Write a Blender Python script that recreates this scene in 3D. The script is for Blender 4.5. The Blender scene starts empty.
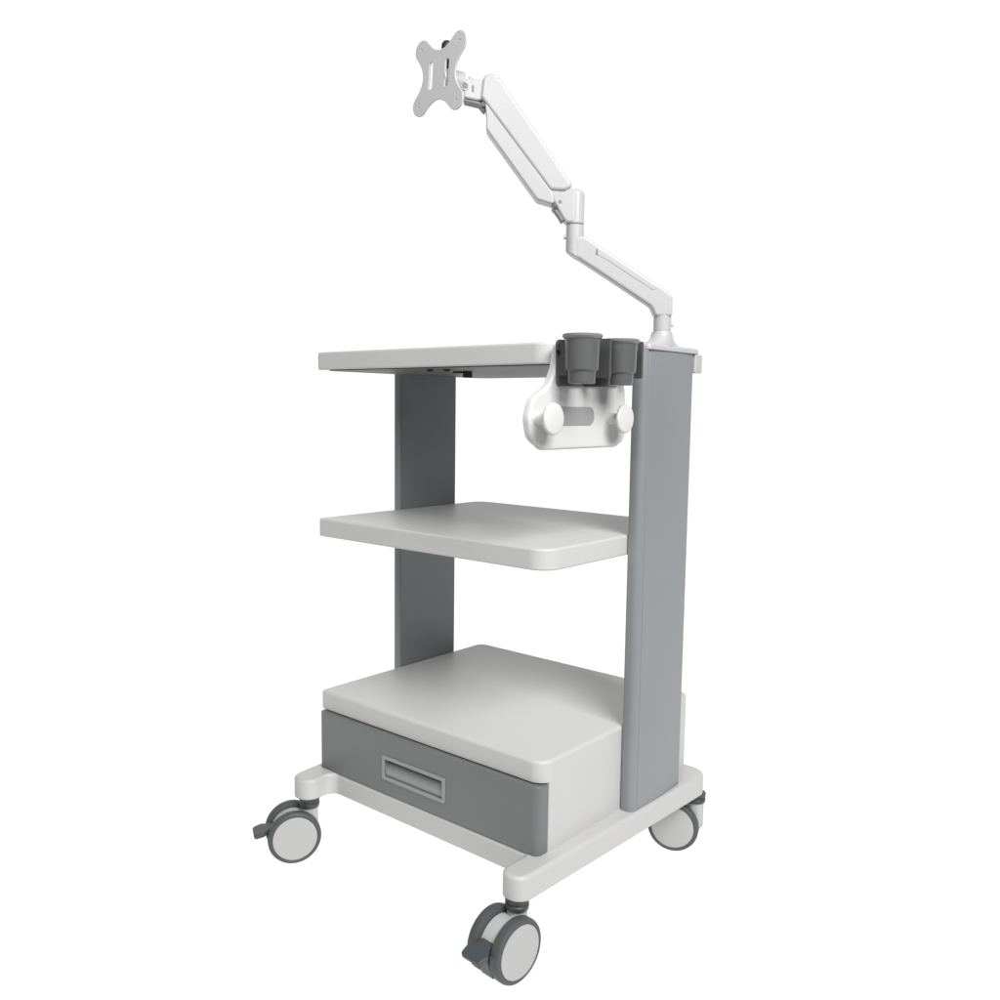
import bpy, bmesh, math, random
from mathutils import Vector, Matrix
R = math.radians
scn = bpy.context.scene
col = scn.collection
rnd = random.Random(4)

# ------------------------------------------------------------------ materials
def mat(name, rgb, rough=0.45, spec=0.5, metal=0.0, var=0.03, bump=0.0, bscale=900.0, coat=0.0, nscale=7.0):
    m = bpy.data.materials.new(name); m.use_nodes = True
    nt = m.node_tree; n = nt.nodes; l = nt.links
    b = n['Principled BSDF']
    b.inputs['Roughness'].default_value = rough
    b.inputs['Specular IOR Level'].default_value = spec
    b.inputs['Metallic'].default_value = metal
    b.inputs['Coat Weight'].default_value = coat
    tc = n.new('ShaderNodeTexCoord')
    no = n.new('ShaderNodeTexNoise'); no.inputs['Scale'].default_value = nscale; no.inputs['Detail'].default_value = 5
    l.new(tc.outputs['Object'], no.inputs['Vector'])
    mx = n.new('ShaderNodeMix'); mx.data_type = 'RGBA'
    mx.inputs[6].default_value = (*[c*(1-var) for c in rgb], 1)
    mx.inputs[7].default_value = (*[min(1, c*(1+var)) for c in rgb], 1)
    l.new(no.outputs['Fac'], mx.inputs[0]); l.new(mx.outputs[2], b.inputs['Base Color'])
    mr = n.new('ShaderNodeMapRange')
    mr.inputs['To Min'].default_value = rough*0.88; mr.inputs['To Max'].default_value = min(1, rough*1.12)
    l.new(no.outputs['Fac'], mr.inputs['Value']); l.new(mr.outputs['Result'], b.inputs['Roughness'])
    if bump:
        n2 = n.new('ShaderNodeTexNoise'); n2.inputs['Scale'].default_value = bscale; n2.inputs['Detail'].default_value = 2
        l.new(tc.outputs['Object'], n2.inputs['Vector'])
        bp = n.new('ShaderNodeBump'); bp.inputs['Strength'].default_value = bump; bp.inputs['Distance'].default_value = 0.0004
        l.new(n2.outputs['Fac'], bp.inputs['Height']); l.new(bp.outputs['Normal'], b.inputs['Normal'])
    return m

M = {
    'shell':   mat('warm_white_plastic', (.53, .527, .52), .46, .35, bump=.15, var=.035),
    'rail':    mat('white_steel_paint', (.49, .487, .482), .40, .45, bump=.10),
    'column':  mat('grey_aluminium_paint', (.224, .235, .243), .38, .5, bump=.10),
    'drawer':  mat('grey_drawer_paint', (.152, .157, .158), .38, .5, bump=.10),
    'handle':  mat('grey_handle_plastic', (.27, .275, .275), .32, .5),
    'arm':     mat('gloss_white_arm_paint', (.45, .45, .45), .30, .5),
    'arm_grey': mat('pale_grey_steel', (.52, .52, .52), .40, .5),
    'gap':     mat('seam_grey', (.22, .22, .22), .6, .3),
    'dark':    mat('charcoal_plastic', (.085, .086, .087), .33, .5),
    'under':   mat('underside_shade_grey', (.10, .10, .10), .5, .3),
    'cup':     mat('grey_cup_plastic', (.100, .101, .102), .27, .55),
    'collar':  mat('dark_collar_plastic', (.050, .051, .052), .38, .45),
    'rim':     mat('rim_glint_plastic', (.19, .19, .19), .22, .6),  # paler than the cup: glancing light on the lip put into colour
    'black':   mat('black_rubber_plastic', (.02, .02, .021), .45, .4),
    'tyre':    mat('charcoal_tyre_rubber', (.074, .078, .080), .50, .35),
    'hub':     mat('light_grey_hub_plastic', (.41, .41, .405), .42, .4),
    'housing': mat('caster_housing_plastic', (.45, .46, .45), .42, .4),
    'slate':   mat('slate_lever_plastic', (.058, .070, .076), .40, .4),
    'holder':  mat('white_holder_plastic', (.62, .62, .615), .40, .4),
    'inset':   mat('grey_holder_inset', (.29, .29, .29), .5, .3),
}

# ------------------------------------------------------------------ mesh helpers
def obj(name, bm, m, parent=None, smooth=35, bevel=0.0, seg=2, loc=None, rot=None):
    bmesh.ops.recalc_face_normals(bm, faces=bm.faces[:])
    me = bpy.data.meshes.new(name); bm.to_mesh(me); bm.free()
    me.materials.append(m)
    o = bpy.data.objects.new(name, me); col.objects.link(o)
    if parent is not None: o.parent = parent
    if loc is not None: o.location = loc
    if rot is not None: o.rotation_euler = rot
    for p in me.polygons: p.use_smooth = True
    me.set_sharp_from_angle(angle=R(smooth))
    if bevel:
        b = o.modifiers.new('edge', 'BEVEL'); b.width = bevel; b.segments = seg
        b.limit_method = 'ANGLE'; b.angle_limit = R(40)
    weigh(o)
    return o

def weigh(o):
    wn = o.modifiers.new('normals', 'WEIGHTED_NORMAL'); wn.mode = 'FACE_AREA'; wn.weight = 80; wn.keep_sharp = True

def empty(name, label, cat, loc=(0, 0, 0)):
    o = bpy.data.objects.new(name, None); col.objects.link(o); o.location = loc
    o.empty_display_size = .05
    o['label'] = label; o['category'] = cat
    return o

def rounded(pts, rads, seg=8):
    """closed 2D polygon with every corner rounded by its radius"""
    out = []; n = len(pts)
    if not hasattr(rads, '__len__'): rads = [rads]*n
    for i in range(n):
        p = Vector(pts[i]); a = Vector(pts[i-1]); b = Vector(pts[(i+1) % n]); r = rads[i]
        d1 = (a-p).normalized(); d2 = (b-p).normalized()
        if r <= 0: out.append(tuple(p)); continue
        ang = math.acos(max(-1, min(1, d1.dot(d2))))
        if abs(ang-math.pi) < .02: out.append(tuple(p)); continue
        t = min(r/math.tan(ang/2), .49*(a-p).length, .49*(b-p).length); r = t*math.tan(ang/2)
        c = p + (d1+d2).normalized()*(r/math.sin(ang/2))
        s = p+d1*t-c; e = p+d2*t-c
        a0 = math.atan2(s.y, s.x); a1 = math.atan2(e.y, e.x)
        da = (a1-a0+math.pi) % (2*math.pi)-math.pi
        for k in range(seg+1):
            th = a0+da*k/seg; out.append((c.x+r*math.cos(th), c.y+r*math.sin(th)))
    return out

def inset(pts, d):
    """move a closed CCW/CW polygon inwards by d"""
    n = len(pts); A = sum(pts[i-1][0]*pts[i][1]-pts[i][0]*pts[i-1][1] for i in range(n))
    s = 1 if A > 0 else -1; out = []
    for i in range(n):
        p = Vector(pts[i]); a = Vector(pts[i-1]); b = Vector(pts[(i+1) % n])
        e1 = (p-a); e2 = (b-p)
        if e1.length < 1e-9 or e2.length < 1e-9: out.append(tuple(p)); continue
        e1.normalize(); e2.normalize()
        n1 = Vector((-e1.y, e1.x))*s; n2 = Vector((-e2.y, e2.x))*s
        m = (n1+n2); m = m/max(.3, m.length_squared)*2 if m.length > 1e-6 else n1
        out.append((p.x+m.x*d, p.y+m.y*d))
    return out

def prism(bm, pts, z0, z1, rt=0.0, rb=0.0, seg=4, xf=None):
    """extrude a 2D outline from z0 to z1, top and bottom edges rolled over by radius rt / rb"""
    rings = []
    if rb > 0:
        for k in range(seg+1):
            th = math.pi/2*k/seg
            rings.append((rb*(1-math.sin(th)), z0+rb*(1-math.cos(th))))
    else: rings.append((0, z0))
    if rt > 0:
        for k in range(seg+1):
            th = math.pi/2*k/seg
            rings.append((rt*(1-math.cos(th)), z1-rt*(1-math.sin(th))))
    else: rings.append((0, z1))
    L = []
    for d, z in rings:
        q = inset(pts, d) if d > 1e-7 else pts
        L.append([bm.verts.new((xf or (lambda v: v))(Vector((x, y, z)))) for x, y in q])
    n = len(pts)
    for a, b in zip(L, L[1:]):
        for i in range(n):
            bm.faces.new((a[i], a[(i+1) % n], b[(i+1) % n], b[i]))
    bm.faces.new(L[0][::-1]); bm.faces.new(L[-1])
    return bm

def plate(bm, outer, holes, z0, z1, xf=None):
    """flat plate with through holes"""
    xf = xf or (lambda v: v)
    loops = []
    for z in (z0, z1):
        lay = []; edges = []
        for lp in [outer]+holes:
            vs = [bm.verts.new((x, y, z)) for x, y in lp]
            edges += [bm.edges.new((vs[i-1], vs[i])) for i in range(len(vs))]
            lay.append(vs)
        bmesh.ops.triangle_fill(bm, edges=edges, use_beauty=True, use_dissolve=False, normal=(0, 0, 1))
        loops.append(lay)
    for a, b in zip(*loops):
        for i in range(len(a)): bm.faces.new((a[i-1], a[i], b[i], b[i-1]))
    for v in bm.verts: v.co = xf(v.co)
    return bm

def box(bm, c, s, rot=None):
    m = Matrix.Translation(c) @ (rot.to_4x4() if rot else Matrix.Identity(4)) @ Matrix.Diagonal((*s, 1))
    bmesh.ops.create_cube(bm, size=1, matrix=m); return bm

def lathe(bm, prof, seg=48, xf=None, cap=True):
    """profile of (radius, height) turned round the local z axis"""
    xf = xf or (lambda v: v); L = []
    for r, z in prof:
        L.append([bm.verts.new(xf(Vector((r*math.cos(2*math.pi*k/seg), r*math.sin(2*math.pi*k/seg), z)))) for k in range(seg)])
    for a, b in zip(L, L[1:]):
        for i in range(seg): bm.faces.new((a[i], a[(i+1) % seg], b[(i+1) % seg], b[i]))
    if cap: bm.faces.new(L[0][::-1]); bm.faces.new(L[-1])
    return bm

def axis_xf(o, d):
    """maps local z onto direction d, origin o"""
    q = Vector(d).normalized().to_track_quat('Z', 'Y').to_matrix(); o = Vector(o)
    return lambda v: o + q @ v

def cyl(bm, a, b, r, seg=32, bev=0.0):
    a = Vector(a); b = Vector(b); h = (b-a).length
    prof = [(r, 0), (r, h)] if not bev else [(r-bev, 0), (r-.3*bev, .3*bev), (r, bev), (r, h-bev), (r-.3*bev, h-.3*bev), (r-bev, h)]
    return lathe(bm, prof, seg, axis_xf(a, b-a))

def cut(o, bm):
    """carve a shape out of a finished mesh"""
    me = bpy.data.meshes.new('c'); bmesh.ops.recalc_face_normals(bm, faces=bm.faces[:]); bm.to_mesh(me); bm.free()
    c = bpy.data.objects.new('c', me); col.objects.link(c)
    o.modifiers.clear(); md = o.modifiers.new('b', 'BOOLEAN'); md.object = c; md.operation = 'DIFFERENCE'; md.solver = 'EXACT'
    bpy.context.view_layer.update()
    new = bpy.data.meshes.new_from_object(o.evaluated_get(bpy.context.evaluated_depsgraph_get()))
    o.modifiers.clear(); old = o.data; o.data = new; bpy.data.meshes.remove(old)
    bpy.data.objects.remove(c); bpy.data.meshes.remove(me)
    for p in o.data.polygons: p.use_smooth = True
    o.data.set_sharp_from_angle(angle=R(35)); weigh(o)

B = bmesh.new

# ------------------------------------------------------------------ the cart
cart = empty('equipment_trolley', 'white and grey three shelf wheeled equipment cart with one drawer', 'cart')

BZ0, BZ1 = .097, .131            # base plate
HX = .2325                       # half width of cabinet and shelves
# base: one sheet with two forward feet, front edge set back between them
bp_ = [(-.194, -.008), (-.190, -.062), (-.236, -.062), (-.262, .414), (.269, .414), (.250, -.066), (.209, -.066), (.212, -.008)]
br_ = [.016, .021, .021, .03, .03, .020, .018, .005]
bm = B(); prism(bm, rounded(bp_, br_), BZ0, BZ1, .006, .002)
base = obj('base_frame', bm, M['rail'], cart, smooth=50)

# cabinet body and its top slab
bm = B(); prism(bm, rounded([(-HX, .0145), (HX, .0145), (HX, .402), (-HX, .402)], [.002, .002, .018, .018]), BZ1, .2296)
obj('cabinet', bm, M['shell'], cart)
bm = B(); prism(bm, rounded([(-HX, 0), (HX, 0), (HX, .402), (-HX, .402)], [.008, .022, .018, .018], 12), .2296, .2596, .005, .0)
obj('cabinet_top', bm, M['shell'], cart, smooth=50)

# drawer front with rolled ends and a recessed pull
bm = B()
fx = HX+.0012
prism(bm, rounded([(-.2258, -.0075), (.2308, -.0075), (.2308, .0143), (-.2258, .0143)], [.006, .0200, .0015, .0015], 14), .1312, .2272, .0015, .0015)
drawer = obj('drawer', bm, M['drawer'], cart, smooth=50)
hx0, hx1, hz0, hz1 = -.0735, .0605, .1545, .1930
bm = B(); box(bm, ((hx0+hx1)/2, -.004, (hz0+hz1)/2), (hx1-hx0-.010, .03, hz1-hz0-.010)); cut(drawer, bm)
# pull: raised rim, scooped pocket, finger bar
bm = B()
xz = lambda y: (lambda v: Vector((v.x, y-v.z, v.y)))
o_ = rounded([(hx0, hz0), (hx1, hz0), (hx1, hz1), (hx0, hz1)], .003, 4)
i_ = rounded([(hx0+.0055, hz0+.0055), (hx1-.0055, hz0+.0055), (hx1-.0055, hz1-.0055), (hx0+.0055, hz1-.0055)], .002, 4)
plate(bm, o_, [i_], .0, .0018, xz(-.0074))
handle = obj('handle', bm, M['handle'], drawer, bevel=.0007, seg=2)
bm = B()
X0, X1, Z0, Z1 = hx0+.0052, hx1-.0052, hz0+.0052, hz1-.0052
prof = []
for k in range(9):                     # curved floor of the pocket, from bottom lip to deep upper edge
    t = k/8; prof.append((-.0055+.0060*(t**2.2)-.0015*math.sin(t*math.pi), Z0+(Z1-Z0-.0085)*t))
prof += [(.0060, Z1-.0075), (.0068, Z1-.002), (.0064, Z1), (-.0068, Z1)]
va = [bm.verts.new((X0, y, z)) for y, z in prof]; vb = [bm.verts.new((X1, y, z)) for y, z in prof]
for i in range(len(prof)-1): bm.faces.new((va[i], va[i+1], vb[i+1], vb[i]))
bm.faces.new(va); bm.faces.new(vb[::-1])
obj('pull_pocket', bm, M['handle'], drawer)

# shelves
SH = [(-HX, 0), (HX, 0), (HX, .398), (-HX, .398)]
def shelf(name, z0, z1, y0, y1, xl):
    bm = B(); prism(bm, rounded([(xl, y0), (HX, y0), (HX, y1), (-HX+.0, y1), (-HX, .17), (xl, .15)], [.007, .030, .03, .03, 0, 0], 10), z0, z1, .0035, .0025)
    return obj(name, bm, M['shell'], cart, smooth=50)
shelf('middle_shelf', .5170, .5464, -.001, .392, -.2345)
top = shelf('top_shelf', .7850, .8130, .0015, .392, -.2385)
bm = B(); prism(bm, rounded([(-HX+.005, .0065), (HX-.005, .0065), (HX-.005, .387), (-HX+.005, .387)], .024, 8), .7835, .7852)  # thin dark sheet added; the shade under the shelf is in its colour
obj('underside_shade', bm, M['under'], top)
# steel fixings under the top shelf
for (x, y) in ((-.018, .037), (.0065, .047)):
    bm = B(); lathe(bm, [(.0055, 0), (.0052, -.0025), (.0030, -.0034), (.0012, -.0030)], 16, axis_xf((x, y, .7836), (0, 0, 1)))
    obj('bolt', bm, M['black'], top)
bm = B(); box(bm, (-.017, .118, .7786), (.008, .014, .0098))
box(bm, (-.028, .113, .7820), (.022, .010, .0034))
obj('cable_clip', bm, M['black'], top, bevel=.0008)

# side columns: extruded aluminium profile with a rolled front edge and a shallow groove
def column(s, y0, y1, zt):
    x0, x1 = HX+.0008, HX+.0222
    out = [(x0, y0+.004), (x0, y1)]
    out += [(x1-.004, y1)]
    for k in range(5):
        th = math.pi/2*k/4; out.append((x1-.003+.003*math.sin(th), y1-.003+.003*math.cos(th)))
    for k in range(1, 8):              # slightly crowned outer face
        t = k/8; out.append((x1+.0016*math.sin(math.pi*t), y1-.003-(y1-y0-.018)*t))
    out += [(x1, y0+.0150), (x1-.0011, y0+.0138), (x1-.0011, y0+.0128), (x1, y0+.0116)]
    for k in range(1, 10):
        th = math.pi/2*k/9; out.append((x1-.0105+.0105*math.cos(th), y0+.0105-.0105*math.sin(th)))
    out += [(x0+.004, y0), (x0+.001, y0+.0012)]
    out = [(s*x, y) for x, y in out]
    bm = B(); prism(bm, out, BZ1, zt)
    return obj('column', bm, M['column'], cart, smooth=22)
column(1, .1900, .3325, .8135)
column(-1, .1810, .3235, .8130)

# casters: housing + collar + two tyres + two hub discs (+ brake lever), all parts of the trolley
WR = .042
def caster(px, py, az, trail, brake):
    """built in a local frame: axle along +x, wheel ahead of the stem along -y"""
    rz = R(az)
    o = None
    bm = B()
    zc = WR
    # central housing: a fender drum between the wheels and the neck that rises to the collar
    dr = [(.0335, -.0126), (.0345, -.0115), (.0345, .0115), (.0335, .0126)]
    lathe(bm, dr, 48, axis_xf((0, -trail, zc), (1, 0, 0)))
    nk = rounded([(-.0125, -.012), (.0125, -.012), (.0125, .013), (-.0125, .013)], .010, 6)
    prism(bm, nk, .040, .0825, .001)
    box(bm, (0, -.006, .058), (.020, .024, .030))
    o = obj('caster', bm, M['housing'], cart, smooth=40, bevel=.0012)
    o.location = (px, py, 0); o.rotation_euler = (0, 0, rz)
    bm = B(); lathe(bm, [(.0135, .0810), (.0155, .0820), (.0160, .0875), (.0150, .0885), (.0140, .0892), (.0140, .0908), (.0150, .0914), (.0160, .0922), (.0160, .0966), (.014, .0972)], 40)
    obj('collar', bm, M['collar'], o)
    for s in (-1, 1):
        pr = [(.0335, .0128), (.0385, .0128), (.0408, .0140), (WR, .0168), (WR, .0240), (.0410, .0268), (.0390, .0284), (.0364, .0289), (.0354, .0279), (.0335, .0276)]
        bm = B(); lathe(bm, pr, 72, axis_xf((0, -trail, zc), (s, 0, 0)))
        ty = obj('tyre', bm, M['tyre'], o, smooth=28)
        bm = B(); lathe(bm, [(.0350, .0270), (.0348, .0285), (.0336, .0292), (.022, .0300), (.010, .0303), (.002, .0304)], 64, axis_xf((0, -trail, zc), (s, 0, 0)))
        obj('hub_disc', bm, M['hub'], o, smooth=40)
    if brake:
        # broad tongue leaning out of the front between the two wheels
        bm = B()
        tongue = rounded([(-.0095, .0), (.0095, .0), (.0115, .020), (.0190, .030), (.0165, .0445), (-.0165, .0445), (-.0190, .030), (-.0115, .020)], .005, 5)
        q = Matrix.Rotation(R(180), 3, 'Z') @ Matrix.Rotation(R(-14), 3, 'X')
        prism(bm, tongue, -.0035, .0035, .0022, .0015, 3, lambda v: Vector((0, -trail-.019, zc+.016)) + q @ v)
        obj('brake_lever', bm, M['slate'], o, smooth=50)
        bm = B(); box(bm, (0, -trail-.0285, zc-.0115), (.0225, .018, .036), Matrix.Rotation(R(22), 3, 'X'))
        obj('brake_pad', bm, M['collar'], o, bevel=.002)
    return o
caster(.231, -.050, -4, .023, True)
caster(-.209, -.043, -30, .027, True)
caster(.254, .394, -70, .033, False)
caster(-.232, .388, -40, .026, False)

# ------------------------------------------------------------------ the monitor arm, clamped on the right column
arm = empty('monitor_arm', 'white jointed monitor arm with grey cross shaped mounting plate clamped atop the right column', 'monitor arm', (.245, .262, .8135))
AO = Vector((.245, .262, 0)); U = Vector((-.76485, -.64421, 0)); NN = Vector((.64421, -.76485, 0))
ainv = Matrix.Translation(-Vector(arm.location))
def A(s, z, n=0.0): return AO + U*s + Vector((0, 0, z)) + NN*n - Vector(arm.location)
axf = lambda v: A(v.x, v.y, v.z)
def side_prism(bm, pts, n0, n1, r=.004, seg=3): return prism(bm, pts, n0, n1, r, r, seg, axf)

# base plate over the column top with a hook behind it
al = Vector(arm.location)
lc = lambda x, y, z: Vector((x, y, z))-al
bm = B()
prism(bm, rounded([(.2080, .196), (.2585, .196), (.2585, .344), (.2080, .344)], .006, 5), .8137, .8225, .004, .001, 3, lambda v: v-al)
lathe(bm, [(.0500, .8215), (.0400, .8245), (.0280, .8285), (.0190, .8340), (.0158, .8390), (.0148, .8420)], 40, lambda v: A(.0057, v.z, 0)+Vector((v.x*(.34 if v.z < .823 else .42 if v.z < .826 else .58 if v.z < .830 else .84 if v.z < .836 else 1), v.y, 0)))
b_ = obj('clamp_base', bm, M['arm'], arm, smooth=40)
bm = B(); prism(bm, rounded([(.2345, .3335), (.2580, .3335), (.2580, .3555), (.2345, .3555)], .003, 4), .7850, .8136, .002, .002, 3, lambda v: v-al)
obj('clamp_jaw', bm, M['arm'], arm, smooth=40)

# lower link
lp = [(.1368, .9765), (.1234, .9765), (.0724, .9451), (.0019, .9010), (-.0066, .8925), (-.0072, .8640), (.0178, .8640), (.0243, .8778), (.0861, .9167), (.1368, .9480)]
bm = B(); side_prism(bm, rounded(lp, [.0045, .006, .02, .02, .009, .0045, .0045, .012, .02, .0045], 5), -.0135, .0135, .004, 4)
cyl(bm, A(.0055, .8432), A(.0055, .886), .0131, 40, .001)
lathe(bm, [(.0120, .9478), (.0131, .9490), (.0131, .9925), (.0121, .9935)], 40, lambda v: A(.1366, v.z + (.61*Vector((v.x, v.y, 0)).dot(U) if v.z < .96 else 0)) + Vector((v.x, v.y, 0)))
low = obj('lower_link', bm, M['arm'], arm, smooth=40)
bm = B(); side_prism(bm, rounded([(.1085, .9620), (.0950, .9555), (.0140, .9040), (.0230, .9010), (.0930, .9440), (.1060, .9510)], .003, 4), .0, .0143, .0008, 2)
obj('cable_cover', bm, M['arm'], low, smooth=40)
bm = B(); side_prism(bm, rounded([(.1062, .9575), (.1040, .9582), (.1042, .9500), (.1062, .9500)], .0006, 2), .010, .0149, .0002, 1)
obj('latch', bm, M['gap'], low)
bm = B(); cyl(bm, A(.0055, .8416), A(.0055, .8436), .0126, 40)
obj('joint_ring', bm, M['arm_grey'], low)
bm = B(); cyl(bm, A(-.006, .8530), A(-.0105, .8530), .0032, 16, .0008)
obj('set_screw', bm, M['arm_grey'], low)
bm = B(); cyl(bm, A(.148, .9770), A(.1532, .9770), .0034, 16, .0008)
obj('set_screw', bm, M['arm_grey'], low)

# upper arm: knuckle, long cover, spring channel below it
kp = [(.1505, .9948), (.1366, .9948), (.1366, 1.0430), (.1420, 1.0470), (.1720, 1.0560), (.1810, 1.0450), (.1664, 1.0190), (.1560, 1.0020)]
bm = B(); side_prism(bm, rounded(kp, [.0045, .0045, .0045, .006, .0045, .0045, .0045, .0045], 5), -.0135, .0135, .004, 4)
lathe(bm, [(.0122, .9944), (.01325, .9954), (.01325, 1.0355), (.0128, 1.0385), (.0112, 1.0410), (.008, 1.0428), (.001, 1.0436)], 40, lambda v: A(.1368, v.z) + Vector((v.x, v.y, 0)))
kn = obj('upper_arm', bm, M['arm'], arm, smooth=40)
cp = [(.1745, 1.0395), (.1540, 1.0385), (.1408, 1.0452), (.2530, 1.1985), (.2715, 1.1970), (.2750, 1.1660)]
bm = B(); side_prism(bm, rounded(cp, [.005, .006, .006, .012, .009, .006], 6), -.0175, .0175, .0045, 4)
obj('long_cover', bm, M['arm'], kn, smooth=40)
gp = [(.1705, 1.0375), (.1672, 1.0190), (.1933, 1.0262), (.2673, 1.1229), (.2675, 1.1420), (.2710, 1.1690)]
bm = B(); side_prism(bm, rounded(gp, [.0035, .0035, .008, .010, .010, .0035], 5), -.0150, .0150, .003, 3)
obj('spring_channel', bm, M['arm'], kn, smooth=40)
bm = B(); side_prism(bm, rounded([(.1770, 1.0365), (.1740, 1.0320), (.2690, 1.1595), (.2740, 1.1640)], .001, 2), -.0140, .0140, .0005, 1)
obj('seam_strip', bm, M['arm_grey'], kn)
for s, z, rr in ((.1600, 1.0235, .0026),):
    bm = B(); cyl(bm, A(s, z, .0120), A(s, z, .0141), rr, 18, .0004)
    obj('pivot_screw', bm, M['gap'], kn)
for s, z in ((.1675, 1.0178), (.2722, 1.1560)):
    bm = B(); cyl(bm, A(s, z, -.0145), A(s, z, .0155), .0036, 18, .0006)
    obj('pivot_pin', bm, M['dark'], kn)
bm = B(); side_prism(bm, rounded([(.1540, 1.0000), (.1560, .9955), (.1620, 1.0050), (.1690, 1.0140), (.1660, 1.0170), (.1595, 1.0080)], .0012, 2), -.0110, .0110, .001, 2)
obj('stop_bracket', bm, M['gap'], kn)

# head joint at the end of the arm and the cross shaped plate
bm = B(); side_prism(bm, rounded([(.3005, 1.1880), (.2906, 1.1935), (.2700, 1.1905), (.2700, 1.1630), (.2800, 1.1622), (.3003, 1.1660)], [.004, .004, .0032, .0032, .004, .004], 4), -.0125, .0125, .003, 3)
head = obj('head_joint', bm, M['arm'], arm, smooth=40)
bm = B(); side_prism(bm, rounded([(.3000, 1.1650), (.2790, 1.1612), (.2735, 1.1590), (.2690, 1.1500), (.2720, 1.1500), (.2790, 1.1580), (.3000, 1.1625)], .0008, 2), -.0105, .0105, .0004, 1)
obj('under_bracket', bm, M['gap'], head)
bm = B(); cyl(bm, A(.2975, 1.1820, .0105), A(.2975, 1.1820, .0138), .0062, 24, .0008)
obj('tension_screw', bm, M['arm_grey'], head)
bm = B(); lathe(bm, [(.0046, 0), (.0036, .0012), (.0020, .0012)], 24, axis_xf(A(.2975, 1.1820, .0136), NN), cap=True)
obj('screw_socket', bm, M['gap'], head)
bm = B(); side_prism(bm, rounded([(.2850, 1.1735), (.2880, 1.1740), (.2880, 1.1830), (.2850, 1.1825)], .0008, 3), .0105, .0130, .0002, 1)
obj('vent_slot', bm, M['gap'], head)
PN = (U*.68+NN*.73).normalized(); PH = (-U*.73+NN*.68).normalized(); PC = A(.3330, 1.1945, .016)
PV = (Vector((0, 0, 1))+PH*.075).normalized(); PH = PV.cross(PN).normalized()
pq = lambda v: PC + PH*v.x + PV*v.y + PN*v.z
# swivel block between head and plate
bm = B(); cyl(bm, A(.3050, 1.1900, .002)-PN*.004, PC-PN*.001+Vector((0, 0, -.004)), .0150, 32, .002)
cyl(bm, A(.2985, 1.1690, .0), A(.2985, 1.1965, .0), .0115, 28, .002)
obj('swivel', bm, M['arm'], head, smooth=40)
out = []
a, w = .0400, .0148
for q in range(4):                      # four lobes at the corners, hollowed flanks between them
    c0 = math.pi/4+q*math.pi/2
    cx, cy = a*math.sqrt(2)*.93*math.cos(c0), a*math.sqrt(2)*.93*math.sin(c0)
    for k in range(13):
        th = c0-math.pi/2+math.pi*k/12
        out.append((cx+w*math.cos(th), cy+w*math.sin(th)))
    m0 = c0+math.pi/4
    for k in range(1, 10):
        t = k/10
        th = c0+math.pi/2*t
        p0 = Vector((cx, cy))+Vector((math.cos(c0+math.pi/2), math.sin(c0+math.pi/2)))*w
        c1 = c0+math.pi/2
        p1 = Vector((a*math.sqrt(2)*.93*math.cos(c1), a*math.sqrt(2)*.93*math.sin(c1)))+Vector((math.cos(c1-math.pi/2), math.sin(c1-math.pi/2)))*w
        pm = Vector((math.cos(m0), math.sin(m0)))*.0190
        out.append(tuple(p0*(1-t)**2+pm*2*t*(1-t)+p1*t*t))
def slot(x, y0, y1, r): return rounded([(x-r, y0), (x+r, y0), (x+r, y1), (x-r, y1)], r*.98, 6)
def circ(x, y, r, n=16): return [(x+r*math.cos(2*math.pi*k/n), y+r*math.sin(2*math.pi*k/n)) for k in range(n)]
holes = [slot(-.0165, -.018, .019, .0034), slot(.0165, -.018, .019, .0034)]
holes += [circ(sx*.0390, sy*.0390, .0015) for sx in (-1, 1) for sy in (-1, 1)]
bm = B(); plate(bm, out, holes, 0, .0030, pq)
mp = obj('mounting_plate', bm, M['arm_grey'], arm, smooth=30, bevel=.0006, seg=2)
bm = B(); lathe(bm, [(.003, -.012), (.0062, -.010), (.0078, -.004), (.0074, .002), (.0045, .0055), (.001, .0062)], 24, axis_xf(PC-PN*.010+PH*.003+Vector((0, 0, .0425)), (0, 0, 1)))
obj('tilt_knob', bm, M['black'], mp, smooth=60)
bm = B(); cyl(bm, pq(Vector((.003, .030, -.014))), pq(Vector((.003, -.010, -.014))), .0040, 16)
obj('knob_stem', bm, M['black'], mp)

# ------------------------------------------------------------------ probe holder hung on the right edge of the top shelf
hold = empty('probe_holder', 'white hanging holder plate with two charcoal cups and two round cable knobs beside top shelf', 'holder', (.2340, .05, .745))
hl = Vector(hold.location); PX = .2335
hxf = lambda v: Vector((PX+v.z, v.x, v.y))-hl
hp = [(.0010, .8100), (-.0060, .7800), (-.0190, .7560), (-.0350, .7490), (-.0510, .7400), (-.0590, .7160), (-.0530, .6920), (-.0270, .6765), (.1380, .6765), (.1580, .6850), (.1630, .7150), (.1560, .7600), (.1520, .8100)]
bm = B(); prism(bm, rounded(hp, [.004, .03, .022, .012, .02, .02, .02, .018, .02, .016, .02, .02, .004], 6), 0, .0115, .004, .002, 4, hxf)
bp2 = obj('back_plate', bm, M['holder'], hold, smooth=50)
bm = B(); prism(bm, rounded([(-.024, .7075), (.0795, .7075), (.0795, .7310), (-.024, .7310)], .0105, 8), .0117, .0124, 0, 0, 2, hxf)
obj('grey_inset', bm, M['inset'], bp2)
for y in (-.0435, .1170):
    bm = B()
    lathe(bm, [(.0100, .0105), (.0085, .0130), (.0070, .018), (.0070, .0345)], 32, axis_xf(Vector((PX, y, .7160))-hl, (1, 0, 0)))
    kb = obj('cable_knob', bm, M['holder'], hold)
    bm = B(); lathe(bm, [(.0170, .0335), (.0190, .0345), (.0197, .0365), (.0192, .0385), (.0170, .0398), (.008, .0404), (.001, .0405)], 48, axis_xf(Vector((PX, y, .7160))-hl, (1, 0, 0)))
    obj('knob_disc', bm, M['holder'], kb, smooth=50)
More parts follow.
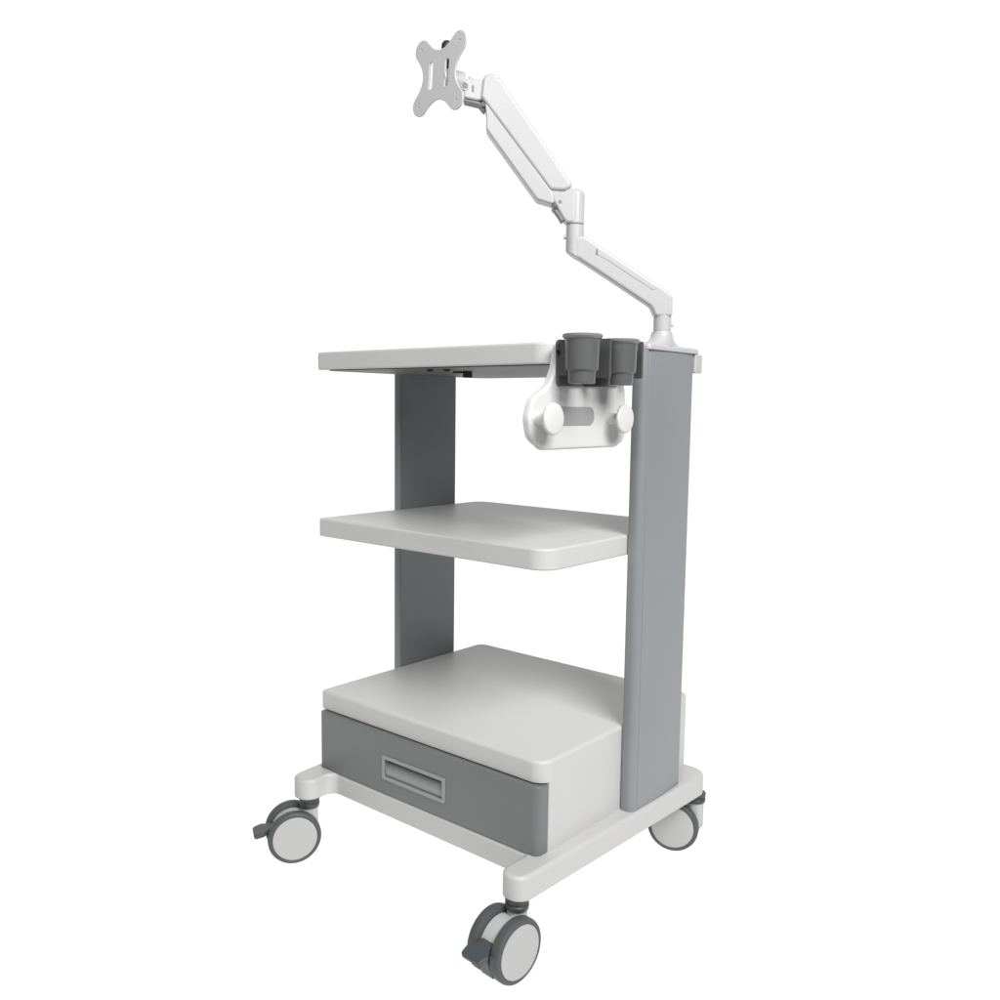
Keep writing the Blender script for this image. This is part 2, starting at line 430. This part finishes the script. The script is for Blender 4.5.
# dark bracket: back web and three upright ribs, cups sit between the ribs
bm = B()
prism(bm, rounded([(-.0090, .8145), (-.0060, .7560), (.1340, .7600), (.1360, .8145)], .006, 4), .0117, .0157, .001, .0005, 2, hxf)
def rib(y, x1, z0, z1, t=.0045):
    prism(bm, rounded([(y-t/2, z0), (y+t/2, z0), (y+t/2, z1), (y-t/2, z1)], .001, 2), .0150, x1-PX, .002, .0003, 2, hxf)
rib(-.0040, .262, .770, .8140); rib(.0420, .295, .768, .8170); rib(.0525, .287, .757, .8170); rib(.1330, .286, .770, .8190)
obj('bracket', bm, M['dark'], hold, bevel=.0005)
bm = B(); cyl(bm, Vector((PX+.0155, -.010, .7985))-hl, Vector((PX+.0175, -.010, .7985))-hl, .0028, 16)
obj('screw', bm, M['black'], hold)
def cup(y, x, zt):
    bm = B()
    pr = [(.0010, .7595), (.0160, .7595), (.0170, .7610), (.0174, .7740), (.0186, .7750), (.0204, .7765), (.0216, zt-.0062), (.0204, zt-.0062), (.0190, .781), (.0010, .779)]
    lathe(bm, pr, 56, lambda v: Vector((v.x+x, v.y+y, v.z))-hl)
    c = obj('cup', bm, M['cup'], hold, smooth=30)
    bm = B()
    rp = [(.0204, zt-.0060), (.0217, zt-.0060), (.0238, zt-.0046), (.0249, zt-.0028), (.0249, zt-.0010), (.0240, zt), (.0216, zt), (.0206, zt-.0012)]
    lathe(bm, rp+[rp[0]], 56, lambda v: Vector((v.x+x, v.y+y, v.z))-hl, cap=False)
    bmesh.ops.remove_doubles(bm, verts=bm.verts[:], dist=1e-6)
    obj('rim', bm, M['rim'], c, smooth=30)
    return c
cup(-.0030, .2820, .8195)
cup(.0865, .2800, .8190)

# ------------------------------------------------------------------ white sweep, glow added to keep floor and background white
bm = B()
W_ = 3.0; prof = [(-.62, 0.0), (2.4, 0.0)]
for k in range(1, 13):
    th = math.pi/2*k/12; prof.append((2.4+1.2*math.sin(th), 1.2-1.2*math.cos(th)))
prof.append((3.6, 4.2))
rot = Matrix.Rotation(R(40), 3, 'Z')
rows = [[bm.verts.new(rot @ Vector((x, y, z))) for x in (-W_-.7*max(0, y), W_+.9*max(0, y))] for y, z in prof]
for a_, b_ in zip(rows, rows[1:]): bm.faces.new((a_[0], a_[1], b_[1], b_[0]))
ms = bpy.data.materials.new('glowing_white_sweep'); ms.use_nodes = True
pb = ms.node_tree.nodes['Principled BSDF']
pb.inputs['Base Color'].default_value = (.15, .15, .15, 1); pb.inputs['Roughness'].default_value = .9
pb.inputs['Specular IOR Level'].default_value = .0
pb.inputs['Emission Color'].default_value = (1, 1, 1, 1); pb.inputs['Emission Strength'].default_value = .97
sw = obj('glowing_backdrop', bm, ms, None, smooth=60); sw['kind'] = 'structure'

# ------------------------------------------------------------------ light
w = bpy.data.worlds.new('World'); scn.world = w; w.use_nodes = True
bg = w.node_tree.nodes['Background']; bg.inputs['Color'].default_value = (1, 1, 1, 1); bg.inputs['Strength'].default_value = .16
def area(name, loc, tgt, size, power, size_y=None, color=(1, 1, 1)):
    l = bpy.data.lights.new(name, 'AREA'); l.energy = power; l.size = size; l.color = color
    if size_y: l.shape = 'RECTANGLE'; l.size_y = size_y
    o = bpy.data.objects.new(name, l); col.objects.link(o); o.location = loc
    o.rotation_euler = (Vector(tgt)-Vector(loc)).to_track_quat('-Z', 'Y').to_euler(); return o
area('softbox_key', (2.06, -.70, 2.25), (.15, .1, .65), 1.35, 96)
area('fill_front', (.70, -1.50, 1.80), (.15, .1, .82), .9, 15)  # unseen fill lamp added to brighten the upper shelf fronts

# ------------------------------------------------------------------ camera
yaw, pitch, roll = R(40.10626), R(5.97783), R(.73855)
fw = Vector((-math.sin(yaw)*math.cos(pitch), math.cos(yaw)*math.cos(pitch), -math.sin(pitch)))
rt = Vector((math.cos(yaw), math.sin(yaw), 0)); up = rt.cross(fw)
r2 = rt*math.cos(roll)+up*math.sin(roll); u2 = up*math.cos(roll)-rt*math.sin(roll)
cam = bpy.data.cameras.new('camera'); cam.sensor_width = 36; cam.lens = 36*.890687; cam.clip_end = 100; cam.clip_start = .02
co = bpy.data.objects.new('camera', cam); col.objects.link(co)
mw = Matrix((r2, u2, -fw)).transposed().to_4x4(); mw.translation = (.917309, -.909741, .729996)
co.matrix_world = mw; scn.camera = co
vs = scn.view_settings; vs.view_transform = 'Standard'; vs.look = 'None'; vs.exposure = 0; vs.gamma = 1; vs.use_curve_mapping = False
